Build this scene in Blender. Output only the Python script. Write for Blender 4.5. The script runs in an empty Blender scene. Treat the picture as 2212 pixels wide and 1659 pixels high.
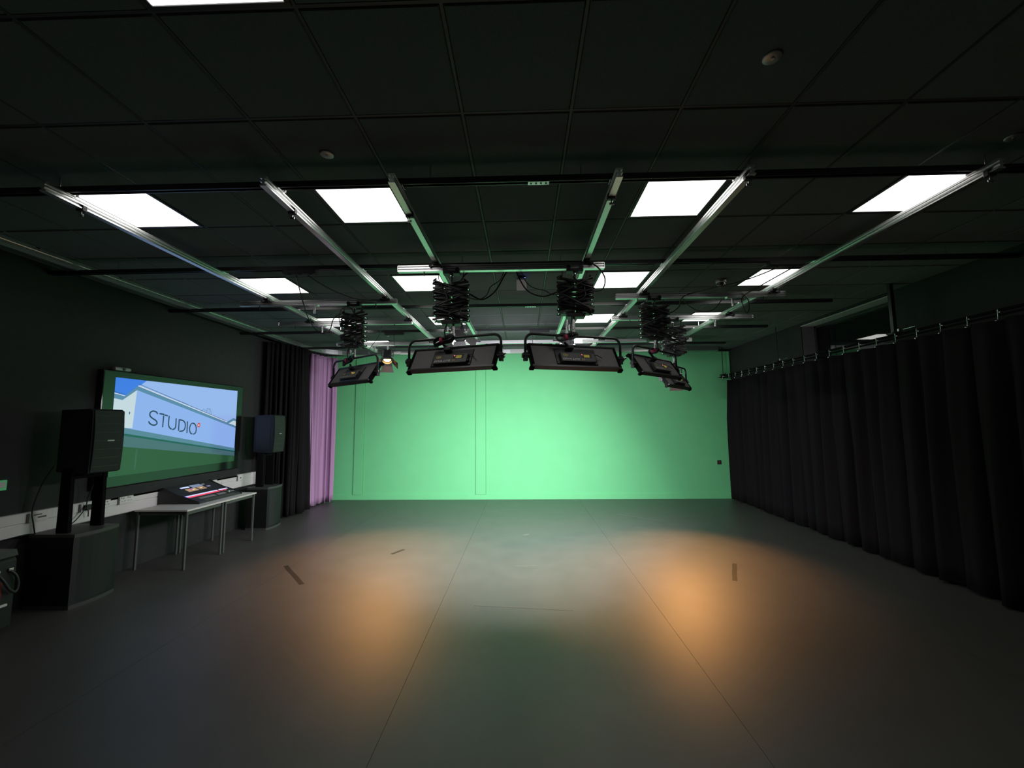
import bpy, bmesh, math, random
from mathutils import Matrix, Vector, Euler
random.seed(7)
S = bpy.context.scene
COL = S.collection

# ------------------------------------------------------------------ camera
ZC = 3.454            # ceiling height; the camera stands at x = y = 0
pit, yaw, rol = 0.09655, 0.02602, -0.00835
F = Vector((-math.sin(yaw)*math.cos(pit), math.cos(yaw)*math.cos(pit), math.sin(pit)))
r0 = Vector((math.cos(yaw), math.sin(yaw), 0)); u0 = r0.cross(F)
RT = r0*math.cos(rol) + u0*math.sin(rol); UP = -r0*math.sin(rol) + u0*math.cos(rol)
cd = bpy.data.cameras.new('camera'); cam = bpy.data.objects.new('camera', cd); COL.objects.link(cam)
cd.sensor_width = 36; cd.lens = 880.4/2212*36; cd.clip_start = .02
M = Matrix((RT, UP, -F)).transposed().to_4x4(); M.translation = Vector((0, 0, 1.75)); cam.matrix_world = M
S.camera = cam
# ------------------------------------------------------------------ world, exposure, light levels
w = bpy.data.worlds.new('world'); S.world = w; w.use_nodes = True
w.node_tree.nodes['Background'].inputs[0].default_value = (0, 0, 0, 1)
w.node_tree.nodes['Background'].inputs[1].default_value = 0
S.view_settings.view_transform = 'Standard'; S.view_settings.look = 'None'
S.view_settings.gamma = 1; S.view_settings.use_curve_mapping = False
S.view_settings.exposure = 0
PANEL_L = 3.8          # ceiling panels (radiance)
SOFT_W = 62.0         # studio soft lights (watts each)
SPOT_W = 540.0         # tungsten fresnels (watts)
SOFT_SPREAD = 122.0
SCREEN_L = .85
S.cycles.max_bounces = 4; S.cycles.diffuse_bounces = 2; S.cycles.glossy_bounces = 2; S.cycles.transmission_bounces = 4; S.cycles.adaptive_threshold = .04; S.cycles.use_light_tree = False
S.cycles.caustics_reflective = False; S.cycles.caustics_refractive = False; S.cycles.sample_clamp_indirect = 4

# ------------------------------------------------------------------ materials
def mat(name, col, rough=.6, metal=0, emit=None, es=0, spec=.5, noise=0, nscale=40, bump=0, bscale=200, trans=0, tint=None, aniso=0, coords='Object'):
    m = bpy.data.materials.new(name); m.use_nodes = True; nt = m.node_tree; b = nt.nodes['Principled BSDF']
    b.inputs['Base Color'].default_value = (*col, 1); b.inputs['Roughness'].default_value = rough
    b.inputs['Metallic'].default_value = metal; b.inputs['Specular IOR Level'].default_value = spec
    if emit: b.inputs['Emission Color'].default_value = (*emit, 1); b.inputs['Emission Strength'].default_value = es
    if trans: b.inputs['Transmission Weight'].default_value = trans
    if noise or bump:
        tc = nt.nodes.new('ShaderNodeTexCoord')
    if noise:
        n = nt.nodes.new('ShaderNodeTexNoise'); n.inputs['Scale'].default_value = nscale; n.inputs['Detail'].default_value = 2
        nt.links.new(tc.outputs[coords], n.inputs['Vector'])
        r = nt.nodes.new('ShaderNodeMapRange'); r.inputs[3].default_value = 1-noise; r.inputs[4].default_value = 1+noise
        nt.links.new(n.outputs['Fac'], r.inputs[0])
        mx = nt.nodes.new('ShaderNodeVectorMath'); mx.operation = 'SCALE'; mx.inputs[0].default_value = col
        nt.links.new(r.outputs[0], mx.inputs['Scale']); nt.links.new(mx.outputs[0], b.inputs['Base Color'])
    if bump:
        n2 = nt.nodes.new('ShaderNodeTexNoise'); n2.inputs['Scale'].default_value = bscale; n2.inputs['Detail'].default_value = 1
        nt.links.new(tc.outputs[coords], n2.inputs['Vector'])
        bp = nt.nodes.new('ShaderNodeBump'); bp.inputs['Strength'].default_value = bump; bp.inputs['Distance'].default_value = .01
        nt.links.new(n2.outputs['Fac'], bp.inputs['Height']); nt.links.new(bp.outputs[0], b.inputs['Normal'])
    return m
MT = dict(
 wall=mat('black_wall_paint', (.023, .024, .023), .8, noise=.25, nscale=12, bump=.15, bscale=350),
 green=mat('chroma_green_paint', (.17, .62, .265), .7, spec=.25, noise=.05, nscale=2.5, bump=.06, bscale=300),
 tile=mat('black_ceiling_tile', (.18, .195, .195), .95, spec=.25, noise=.2, nscale=90, bump=.35, bscale=420),
 grid=mat('black_grid_metal', (.065, .065, .065), .55),
 floor=mat('dark_vinyl', (.058, .056, .052), .46, spec=.95, noise=.22, nscale=3.2, bump=.05, bscale=260),
 seam=mat('seam_black', (.02, .019, .018), .9),
 beam=mat('black_steel', (.018, .018, .019), .3, spec=.8),
 blk=mat('black_plastic', (.012, .012, .013), .5),
 blkm=mat('matt_black', (.005, .005, .005), .9, spec=.1),
 lip=mat('lighter_black_edge', (.06, .06, .058), .5),  # top lip and foot, a little lighter than the cabinet
 blk2=mat('satin_black_metal', (.030, .030, .032), .38, noise=.15, nscale=20),
 grey=mat('dark_grey_panel', (.19, .18, .18), .5, noise=.1, nscale=30),
 box=mat('control_box_grey', (.09, .088, .09), .42),
 cable2=mat('highlit_cable_rubber', (.05, .05, .052), .4),  # highlight on the front cable loops put into a lighter grey
 arm=mat('scissor_steel', (.075, .073, .072), .45, .2),
 cable=mat('black_cable_rubber', (.012, .012, .013), .42),
 alu=mat('anodised_aluminium', (.90, .90, .90), .33, 1),
 alud=mat('aluminium_track', (.78, .78, .77), .30, 1),
 chrome=mat('chrome', (.8, .8, .8), .18, 1),
 wht=mat('white_plastic', (.80, .77, .74), .45),
 wht2=mat('bright_white_plastic', (.85, .85, .82), .5),
 tabl=mat('pale_laminate', (.70, .66, .62), .5, noise=.06, nscale=60),
 legm=mat('grey_painted_steel', (.085, .088, .08), .5),
 dcurt=mat('black_wool_serge', (.014, .0135, .014), .95, spec=.1, noise=.3, nscale=60, bump=.2, bscale=500),
 rcurt=mat('black_purple_serge', (.0125, .0105, .0118), .95, spec=.1, noise=.3, nscale=60, bump=.2, bscale=500),
 mauve=mat('mauve_cotton', (.52, .31, .50), .9, spec=.1, noise=.08, nscale=80, bump=.1, bscale=600),
 panel=mat('led_diffuser', (.8, .8, .8), .5, emit=(1, .985, .96), es=PANEL_L),
 soft=mat('soft_light_diffuser', (.8, .8, .8), .5, emit=(.93, .92, 1), es=3),
 lens=mat('fresnel_lens', (.6, .5, .4), .2, emit=(1, .42, .12), es=70),
 door=mat('barn_door_steel', (.045, .042, .04), .5),
 pink=mat('pink_velcro', (.55, .05, .14), .7),
 txw=mat('white_print', (.9, .9, .9), .5), txo=mat('amber_print', (.85, .50, .08), .5), txy=mat('gold_print', (.62, .50, .10), .4),
 lcd=mat('amber_lcd', (.02, .02, .01), .3, emit=(.9, .75, .08), es=.4), redled=mat('red_led', (.3, 0, 0), .3, emit=(1, .12, .18), es=4),
 blue=mat('blue_led', (0, 0, .2), .3, emit=(.15, .2, 1), es=6),
 tv=mat('tv_bezel_gloss', (.010, .012, .011), .16, spec=.75),
 glass=mat('window_glass', (1, 1, 1), .0, trans=1), reveal=mat('pale_reveal_paint', (.70, .70, .68), .7),
 dark=mat('dark_room_paint', (.02, .02, .02), .9),
 cam=mat('smoked_dome', (.10, .10, .10), .06, spec=.8), silver=mat('silver_plastic', (.5, .5, .5), .35, .4),
 cal=mat('glowing_green_plastic', (.10, .55, .22), .4, emit=(.2, .8, .35), es=.12),  # faint glow put into the plastic to brighten the door release box
 tape=mat('black_tape', (.012, .012, .012), .5), tapeg=mat('grey_tape', (.085, .08, .07), .42), tapec=mat('clear_tape', (.11, .105, .095), .42),
 red=mat('red_enamel', (.22, .012, .02), .5), sock=mat('socket_grey', (.10, .10, .095), .5),
 grill=mat('speaker_grille', (.010, .0105, .0105), .55, bump=.4, bscale=900), spk=mat('speaker_plastic', (.007, .007, .0075), .5, bump=.15, bscale=500),
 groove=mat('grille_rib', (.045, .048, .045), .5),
 kred=mat('red_keys', (.3, .02, .03), .4, emit=(1, .08, .16), es=.9), kwht=mat('white_keys', (.5, .5, .55), .4, emit=(.62, .68, 1), es=.85),
 kblu=mat('blue_keys', (.1, .1, .5), .4, emit=(.25, .2, 1), es=.8), kgry=mat('grey_keys', (.30, .31, .28), .5), kdk=mat('charcoal_deck', (.035, .035, .037), .5),
)

# ------------------------------------------------------------------ mesh builder
class MB:
    def __init__(s): s.v = []; s.f = []; s.m = []; s.mi = 0; s.sm = []
    def add(s, vs, fs, M=None, smooth=False):
        o = len(s.v)
        s.v += [tuple((M @ Vector(v)) if M else v) for v in vs]
        for f in fs: s.f.append([i+o for i in f]); s.m.append(s.mi); s.sm.append(smooth)
        return s
    def box(s, x0, x1, y0, y1, z0, z1, b=0, M=None):
        if b <= 0:
            vs = [(x, y, z) for x in (x0, x1) for y in (y0, y1) for z in (z0, z1)]
            return s.add(vs, [(0,1,3,2),(4,6,7,5),(0,4,5,1),(2,3,7,6),(0,2,6,4),(1,5,7,3)], M)
        bm = bmesh.new(); bmesh.ops.create_cube(bm, size=1)
        for v in bm.verts: v.co = Vector(((x0+x1)/2+v.co.x*(x1-x0), (y0+y1)/2+v.co.y*(y1-y0), (z0+z1)/2+v.co.z*(z1-z0)))
        bmesh.ops.bevel(bm, geom=bm.edges[:], offset=b, segments=2, affect='EDGES', profile=.5)
        bm.verts.index_update()
        s.add([tuple(v.co) for v in bm.verts], [[v.index for v in f.verts] for f in bm.faces], M); bm.free(); return s
    def prism(s, poly, a0, a1, axis='x', M=None):
        """poly: 2-D outline; axis x: (y,z), y: (x,z), z: (x,y)"""
        n = len(poly)
        mk = {'x': lambda p, a: (a, p[0], p[1]), 'y': lambda p, a: (p[0], a, p[1]), 'z': lambda p, a: (p[0], p[1], a)}[axis]
        vs = [mk(p, a0) for p in poly]+[mk(p, a1) for p in poly]
        fs = [list(range(n))[::-1], list(range(n, 2*n))]+[(i, (i+1) % n, n+(i+1) % n, n+i) for i in range(n)]
        return s.add(vs, fs, M)
    def cyl(s, a, b, r, r2=None, n=12, M=None, caps=True):
        a = Vector(a); b = Vector(b); r2 = r if r2 is None else r2; d = (b-a).normalized()
        t = Vector((0, 0, 1)) if abs(d.z) < .9 else Vector((1, 0, 0)); e = d.cross(t).normalized(); g = d.cross(e)
        vs = []
        for c, rr in ((a, r), (b, r2)):
            for i in range(n): an = 2*math.pi*i/n; vs.append(tuple(c+(e*math.cos(an)+g*math.sin(an))*rr))
        fs = [(i, (i+1) % n, n+(i+1) % n, n+i) for i in range(n)]
        s.add(vs, fs, M, True)
        if caps: s.add(vs, [list(range(n))[::-1], list(range(n, 2*n))], M)
        return s
    def tube(s, pts, r, n=8, M=None, sub=6, closed=False):
        P = spline(pts, sub) if sub else [Vector(q) for q in pts]
        vs = []; k = len(P); prev = None
        for i, c in enumerate(P):
            d = (P[min(i+1, k-1)]-P[max(i-1, 0)]).normalized()
            if prev is None:
                t = Vector((0, 0, 1)) if abs(d.z) < .9 else Vector((1, 0, 0)); e = d.cross(t).normalized()
            else:
                e = (prev-d*prev.dot(d)).normalized()
            prev = e; g = d.cross(e)
            for j in range(n): an = 2*math.pi*j/n; vs.append(tuple(c+(e*math.cos(an)+g*math.sin(an))*r))
        fs = [(i*n+j, i*n+(j+1) % n, (i+1)*n+(j+1) % n, (i+1)*n+j) for i in range(k-1) for j in range(n)]
        fs += [list(range(n))[::-1], list(range((k-1)*n, k*n))]
        return s.add(vs, fs, M, True)
    def sweep(s, prof, path, M=None):
        """prof: list of (side, z); path: list of (x,y,z) in plan; side is to the right of travel"""
        P = [Vector(q) for q in path]; k = len(P); n = len(prof); vs = []
        for i, c in enumerate(P):
            d = (P[min(i+1, k-1)]-P[max(i-1, 0)]); d.z = 0; d.normalize(); sd = Vector((d.y, -d.x, 0))
            for a, b in prof: vs.append(tuple(c+sd*a+Vector((0, 0, b))))
        fs = [(i*n+j, i*n+(j+1) % n, (i+1)*n+(j+1) % n, (i+1)*n+j) for i in range(k-1) for j in range(n)]
        fs += [list(range(n))[::-1], list(range((k-1)*n, k*n))]
        return s.add(vs, fs, M)
    def lathe(s, prof, c=(0, 0, 0), n=20, M=None):
        vs = []; k = len(prof)
        for r, z in prof:
            for j in range(n): an = 2*math.pi*j/n; vs.append((c[0]+r*math.cos(an), c[1]+r*math.sin(an), c[2]+z))
        fs = [(i*n+j, i*n+(j+1) % n, (i+1)*n+(j+1) % n, (i+1)*n+j) for i in range(k-1) for j in range(n)]
        return s.add(vs, fs, M, True)
    def mesh(s, name, mats):
        me = bpy.data.meshes.new(name); me.from_pydata(s.v, [], s.f)
        for m in (mats if isinstance(mats, (list, tuple)) else [mats]): me.materials.append(MT[m] if isinstance(m, str) else m)
        me.polygons.foreach_set('material_index', s.m); me.polygons.foreach_set('use_smooth', s.sm)
        bm = bmesh.new(); bm.from_mesh(me); bmesh.ops.recalc_face_normals(bm, faces=bm.faces[:]); bm.to_mesh(me); bm.free()
        return me
    def build(s, name, mats, parent=None, loc=None, rot=None, **tg):
        return obj(name, s.mesh(name, mats), parent, loc, rot, **tg)
def obj(name, me, parent=None, loc=None, rot=None, **tg):
    o = bpy.data.objects.new(name, me); COL.objects.link(o)
    if parent: o.parent = parent
    if loc: o.location = loc
    if rot: o.rotation_euler = rot
    for k, v in tg.items(): o[k] = v
    return o
def spline(pts, sub):
    P = [Vector(q) for q in pts]; out = []
    for i in range(len(P)-1):
        a = P[max(i-1, 0)]; b = P[i]; c = P[i+1]; d = P[min(i+2, len(P)-1)]
        for k in range(sub):
            t = k/sub; out.append(.5*((2*b)+(c-a)*t+(2*a-5*b+4*c-d)*t*t+(3*b-a-3*c+d)*t**3))
    out.append(P[-1]); return out
def thing(name, label, cat, loc=(0, 0, 0), rot=None, group=None):
    o = bpy.data.objects.new(name, None); COL.objects.link(o); o.location = loc; o.empty_display_size = .1
    if rot: o.rotation_euler = rot
    o['label'] = label; o['category'] = cat
    if group: o['group'] = group
    return o
def text_mesh(txt, size, shear=0.0, extrude=.0004):
    c = bpy.data.curves.new('lettering', 'FONT'); c.body = txt; c.size = size; c.shear = shear; c.extrude = extrude; c.resolution_u = 3
    o = bpy.data.objects.new('lettering', c); COL.objects.link(o)
    bpy.context.view_layer.update()
    me = bpy.data.meshes.new_from_object(o.evaluated_get(bpy.context.evaluated_depsgraph_get()))
    bpy.data.objects.remove(o); bpy.data.curves.remove(c); return me
def T(x, y, z): return Matrix.Translation((x, y, z))
def RX(a): return Matrix.Rotation(math.radians(a), 4, 'X')
def RY(a): return Matrix.Rotation(math.radians(a), 4, 'Y')
def RZ(a): return Matrix.Rotation(math.radians(a), 4, 'Z')

# ================================================================== SETTING
XL, XR, YB, YF = -4.92, 4.90, 9.65, -2.6
ST = dict(kind='structure')
fl = MB().box(XL-.2, XR+.2, YF-.2, YB+.2, -.12, -.004).build('floor', 'seam', **ST)
ed = [XL, -2.90, -.822, 1.258, 3.34, XR]
for a, b in zip(ed, ed[1:]):
    MB().box(a+.0012, b-.0012, YF, YB, -.004, 0).build('vinyl_sheet', 'floor', fl)
MB().box(XL-.15, XL, YF-.15, YB+.15, 0, ZC+.1).build('wall_left', 'wall', **ST)
# right wall with the window opening
WY0, WY1, WZ0, WZ1 = 5.40, 7.17, 2.30, 3.405
wr = MB()
wr.box(XR, XR+.32, YF-.15, WY0, 0, ZC+.1); wr.box(XR, XR+.32, WY1, YB+.15, 0, ZC+.1)
wr.box(XR, XR+.32, WY0, WY1, 0, WZ0); wr.box(XR, XR+.32, WY0, WY1, WZ1, ZC+.1)
wr.build('wall_right', 'wall', **ST)
wb = MB().box(XL, XR, YB+.012, YB+.16, 0, 3.405).build('wall_back', 'green', **ST)
MB().box(XL, XR, YB, YB+.16, 3.405, ZC+.1).build('upper_band', 'wall', wb)
pe = [XL, -3.994, -3.775, -1.112, -.875, XR]
for i, (a, b) in enumerate(zip(pe, pe[1:])):
    MB().box(a+.004, b-.004, YB-(.030 if i % 2 else 0), YB+.012, .12, 3.405).build('wall_panel', 'green', wb)
MB().box(XL, XR, YB-.018, YB, .0, .122, .004).build('baseboard_back', 'green', **ST)
MB().box(XL-.15, XR+.15, YF-.15, YF, 0, ZC+.1).build('wall_front', 'wall', **ST)
MB().box(XR-.05, XR-.03, YB-.03, YB-.012, 2.78, 3.40).build('trim_1', 'green', **ST)
# ceiling: slab, grid bars and tiles
GX, GY = -.3165, 1.490
ce = MB().box(XL-.15, XR+.15, YF-.15, YB+.15, ZC+.03, ZC+.14).build('ceiling', 'wall', **ST)
MB().box(XL, XR, YF, GY-1.2, ZC, ZC+.03).build('ceiling_board', 'tile', ce)
xs = [XL]+[GX+.6*i for i in range(-7, 9)]+[XR]
ys = [GY-1.2]+[GY+.6*j for j in range(-1, 14)]+[YB]
for x in xs[1:-1]: MB().box(x-.0075, x+.0075, ys[0], YB, ZC+.004, ZC+.03).build('grid_bar', 'grid', ce)
for y in ys[1:-1]: MB().box(XL, XR, y-.0075, y+.0075, ZC+.0042, ZC+.029).build('grid_bar', 'grid', ce)
LI = {(-5): 0, (-2): 1, (2): 2, (5): 3}; LJ = {-1: 0, 2: 1, 5: 2, 8: 3, 11: 4}
tile_cache = {}
def tile(wd, dp):
    k = (round(wd, 3), round(dp, 3))
    if k not in tile_cache:
        a, b, g, c = wd/2-.011, dp/2-.011, .0, .005
        vs = [(sx*a, sy*b, .03) for sx, sy in ((-1,-1),(1,-1),(1,1),(-1,1))]+[(sx*a, sy*b, c) for sx, sy in ((-1,-1),(1,-1),(1,1),(-1,1))]+[(sx*(a-c), sy*(b-c), 0) for sx, sy in ((-1,-1),(1,-1),(1,1),(-1,1))]
        fs = [(8,9,10,11)]+[(i, (i+1) % 4, 4+(i+1) % 4, 4+i) for i in range(4)]+[(4+i, 4+(i+1) % 4, 8+(i+1) % 4, 8+i) for i in range(4)]
        tile_cache[k] = MB().add(vs, fs).mesh('ceiling_tile', 'tile')
    return tile_cache[k]
for i in range(len(xs)-1):
    for j in range(len(ys)-1):
        gi = i-8; gj = j-2
        x0, x1, y0, y1 = xs[i], xs[i+1], ys[j], ys[j+1]
        if gi in LI and gj in LJ: continue
        obj('ceiling_tile', tile(x1-x0, y1-y0), ce, ((x0+x1)/2, (y0+y1)/2, ZC+random.uniform(-.0008, .0008)))
# ceiling light panels
colw = ['far left', 'inner left', 'inner right', 'far right']; roww = ['nearest', 'second', 'third', 'fourth', 'farthest']
pf = MB(); a, c = .294, .272
for (x0, x1, y0, y1) in ((-a, a, -a, -c), (-a, a, c, a), (-a, -c, -c, c), (c, a, -c, c)): pf.box(x0, x1, y0, y1, -.006, .028, .002)
pfm = pf.mesh('panel_frame', 'blk2'); pdm = MB().box(-c, c, -c, c, .0, .02).mesh('diffuser', 'panel')
for gi, ci in LI.items():
    for gj, rj in LJ.items():
        t = thing('ceiling_light', 'square white ceiling light panel, %s column, %s row from the camera' % (colw[ci], roww[rj]), 'ceiling light',
                  (GX+.6*gi+.3, GY+.6*gj+.3, ZC), group='ceiling light panels')
        obj('frame', pfm, t); obj('diffuser', pdm, t)
# window
wn = MB().box(XR+.24, XR+.252, WY0, WY1, WZ0, WZ1).build('window_1', 'glass', **ST)
f = MB()
for (y0, y1, z0, z1) in ((WY0, WY0+.05, WZ0, WZ1), (WY1-.05, WY1, WZ0, WZ1), (WY0, WY1, WZ1-.045, WZ1), (WY0, WY1, WZ0, WZ0+.05)): f.box(XR+.22, XR+.27, y0, y1, z0, z1, .003)
f.build('window_frame', 'blk2', wn)
l = MB(); l.box(XR-.004, XR+.22, WY0, WY1, WZ1-.006, WZ1+.004)
l.build('window_lining', 'reveal', wn)
MB().box(XR+.02, XR+.22, WY1-.006, WY1+.004, WZ0, WZ1).build('window_jamb', 'grey', wn)
k = MB(); k.box(XR+1.6, XR+1.65, WY0-1, WY1+1, 1.7, ZC+.1); k.box(XR+.32, XR+1.65, WY0-1.05, WY0-1, 1.7, ZC+.1); k.box(XR+.32, XR+1.65, WY1+1, WY1+1.05, 1.7, ZC+.1)
k.box(XR+.32, XR+1.65, WY0-1, WY1+1, 1.65, 1.7); k.box(XR+.32, XR+1.65, WY0-1, WY1+1, ZC+.1, ZC+.15)
k.build('wall_control_room', 'dark', **ST)

# ================================================================== CEILING RIG
ZB = ZC-.12            # underside of the black beams = top of the long rails
bw = ['nearest', 'second', 'third', 'fourth', 'farthest']
for n, y in enumerate((2.56, 4.0, 5.44, 6.88, 8.32)):
    t = thing('ceiling_beam', 'thin black steel channel across the ceiling, %s to the camera' % bw[n], 'beam', (0, y, ZB), group='black channels carrying the rails')
    b = MB(); b.prism([(-.0205, 0), (-.011, 0), (-.011, .003), (-.0175, .003), (-.0175, .038), (.0175, .038), (.0175, .003), (.011, .003), (.011, 0), (.0205, 0), (.0205, .041), (-.0205, .041)], XL, XR if n < 2 else 4.15, 'x')
    b.build('channel', 'beam', t)
    for x in (-4.2, -3.15, -1.7, -.6, .4, 1.5, 3.0, 4.2):
        MB().cyl((x, 0, .04), (x, 0, .12), .005, n=8).build('threaded_rod', 'chrome', t)
    if n < 3:
        pl = MB().box(.05, .19, -.019, .019, -.0035, -.0005).build('joint_plate', 'alu', t)
        for q in range(4): MB().cyl((.07+.033*q, 0, -.008), (.07+.033*q, 0, -.003), .006, n=6).build('bolt', 'blk', pl)
# long rails along the room (I-shaped aluminium)
def rail_prof(w=.044, h=.062):
    a = w/2
    return [(-a, 0), (a, 0), (a, -.010), (.009, -.013), (.009, -.026), (a, -.028), (a, -.034), (.009, -.036), (.009, -h+.012), (a, -h+.009), (a, -h), (-a, -h), (-a, -h+.009), (-.009, -h+.012), (-.009, -.036), (-a, -.034), (-a, -.028), (-.009, -.026), (-.009, -.013), (-a, -.010)]
RX_ = [-3.09, -1.640, -.815, .618, 1.435, 2.93]
rw = ['outermost left', 'second from the left', 'left of the middle pair', 'right of the middle pair', 'second from the right', 'outermost right']
for n, x in enumerate(RX_):
    t = thing('ceiling_rail', 'long aluminium rail running away from the camera, %s' % rw[n], 'rail', (x, 2.42, ZB), group='long aluminium ceiling rails')
    MB().prism(rail_prof(), 0, 6.05, 'y').build('profile', 'alu', t)
    ey = [.22, .32, .40, .22, .03, .05][n]
    st = MB().box(-.027, .027, ey, ey+.03, -.075, -.035, .003).build('end_stop', 'blk2', t)
    s_ = MB(); s_.cyl((0, ey+.015, -.075), (0, ey+.015, -.10), .005, n=8); s_.box(-.016, .016, ey+.012, ey+.018, -.112, -.096, .002); s_.build('wing_screw', 'chrome', st)
    for yb in (2.56, 4.0, 5.44, 6.88, 8.32):
        m_ = MB(); m_.box(-.035, .035, yb-2.42-.03, yb-2.42+.03, -.008, .004, .002); m_.cyl((.034, yb-2.42+.035, -.004), (.034, yb-2.42+.035, .012), .010, n=8)
        m_.build('beam_clamp', 'chrome', t)
# cross rails hung on trolleys
ZX = ZB-.062-.016
def cross_rail(x0, x1, y, label, trol, spig=()):
    t = thing('cross_rail', label, 'rail', (0, y, ZX), group='short aluminium cross rails')
    P = [(q[0], q[1]*.97) for q in rail_prof(.046, .062)]
    MB().prism(P, x0, x1, 'x').build('profile', 'alu', t)
    for e, sg in ((x0, -1), (x1, 1)):
        c = MB().box(min(e, e+sg*.004), max(e, e+sg*.004), -.022, .022, -.058, -.002).build('end_cap', 'alud', t)
        for zz in (-.018, -.044): MB().cyl((e+sg*.002, -.012, zz), (e+sg*.008, -.012, zz), .006, n=8).build('screw', 'blk', c)
    for x in trol:
        m_ = MB(); m_.box(x-.055, x+.055, -.034, .034, -.022, -.006, .004); m_.box(x-.03, x+.03, -.05, .05, .0, .032, .004)
        m_.cyl((x-.045, -.042, -.014), (x-.045, -.034, -.014), .016, n=10); m_.cyl((x+.045, -.042, -.014), (x+.045, -.034, -.014), .016, n=10)
        m_.build('trolley', 'blk', t)
    for x in spig:
        sd = MB().box(x-.06, x+.06, -.03, .03, -.075, -.052, .003).build('saddle', 'alud', t)
        MB().cyl((x+.01, 0, -.075), (x+.01, 0, -.165), .014, n=10).build('spigot', 'chrome', sd)
    for x in (x0+.25, x1-.25):
        MB().cyl((x, -.01, -.06), (x, -.01, -.10), .006, n=8).build('stop_screw', 'blk2', t)
    return t
cross_rail(-1.175, .780, 3.75, 'aluminium cross rail holding the two middle soft lights', (-.815, .618))
cross_rail(-3.43, -1.505, 4.76, 'aluminium cross rail holding the left soft light', (-3.09, -1.64), (-2.52,))
cross_rail(-3.55, -1.595, 5.76, 'empty aluminium cross rail just behind the left soft light rail', (-3.09, -1.64), (-2.92,))
cross_rail(1.11, 3.06, 4.71, 'aluminium cross rail holding the nearer right soft light', (1.435, 2.93), (2.45,))
cross_rail(1.28, 3.25, 5.72, 'aluminium cross rail holding the farther right soft light', (1.435, 2.93), (2.72,))
cross_rail(-3.41, -1.46, 7.32, 'back row aluminium cross rail at left holding the copper lit lamp', (-3.09, -1.64), (-2.72,))
cross_rail(-1.07, .88, 7.32, 'back row aluminium cross rail in the middle, tinted orange', (-.815, .618))
cross_rail(1.10, 3.05, 7.32, 'back row aluminium cross rail at right', (1.435, 2.93))

# pantographs
def pantograph(x, y, z1, z0, label, stages, seed, wd=.315, wraps=3):
    """hangs from a cross rail; scissor from z1 (top) to z0 (bottom)"""
    zt = ZX-.06
    t = thing('pantograph', label, 'pantograph', (x, y, zt), group='scissor pantographs holding the soft lights')
    R = random.Random(seed)
    m_ = MB(); m_.box(-.078, .078, -.04, .04, -.03, -.002, .004)
    for sx in (-.06, .06): m_.cyl((sx, -.045, .008), (sx, -.034, .008), .02, n=12); m_.cyl((sx, .034, .008), (sx, .045, .008), .02, n=12)
    m_.build('carriage', 'blk', t)
    h1 = z1-zt; h0 = z0-zt
    MB().cyl((0, 0, -.012), (0, 0, h1-.02), .013, n=10).build('top_tube', 'blk2', t)
    MB().cyl((0, 0, -.018), (0, 0, -.05), .017, n=10).build('collar', 'chrome', t)
    hs = (h1-h0)/stages
    L = math.hypot(wd, hs); an = math.degrees(math.atan2(hs, wd))
    arm = MB().box(-L/2-.012, L/2+.012, -.003, .003, -.010, .010, .002).mesh('scissor_arm', 'arm')
    pin = MB().cyl((0, -.05, 0), (0, .05, 0), .0055, n=8).mesh('pivot_pin', 'chrome')
    for k in range(stages):
        zc = h0+hs*(k+.5)
        for yo in (-.045, .045):
            for sg in (-1, 1):
                obj('scissor_arm', arm, t, (0, yo+sg*.0035, zc), (0, math.radians(an*sg), 0))
        obj('pivot_pin', pin, t, (0, 0, zc))
        for sx in (-1, 1): obj('pivot_pin', pin, t, (sx*wd/2, 0, h0+hs*k))
    # cables looped back and forth through the arms
    for q in range(wraps):
        pts = []; yo = -.062-.012*q
        nn = stages-2-q
        for k in range(nn+1):
            zz = h1-(h1-h0)*k/nn+R.uniform(-.012, .012); s_ = 1 if (k+q) % 2 else -1
            pts += [(s_*(wd/2-.03), yo, zz+.012), (s_*(wd/2+R.uniform(-.01, .012)), yo+.02, zz), (s_*(wd/2-.04), yo, zz-.014)]
        MB().tube(pts, .0085 if q else .0095, 6, sub=5).build('cable', 'cable2' if q == wraps-1 else 'cable', t)
    pts = [(.02*(-1)**k+R.uniform(-.12, .12), -.07-.004*k, h1-.01-(h1-h0)*k/8) for k in range(9)]
    MB().tube(pts, .0075, 6, sub=5).build('cable', 'cable', t)
    MB().tube([(-.11, -.02, h1+.0), (-.12, -.02, h1+.06), (-.115, -.01, -.02)], .004, 6).build('cord', 'cable', t)
    MB().tube([(.10, -.02, h1+.0), (.11, -.02, h1+.05), (.115, -.01, -.02)], .004, 6).build('cord', 'cable', t)
    m_ = MB(); m_.box(-.085, .085, -.055, .055, h0-.045, h0-.012, .004); m_.box(-.14, .14, -.05, .05, h0-.014, h0-.006, .002)
    m_.build('base_plate', 'blk', t)
    return t
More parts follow.
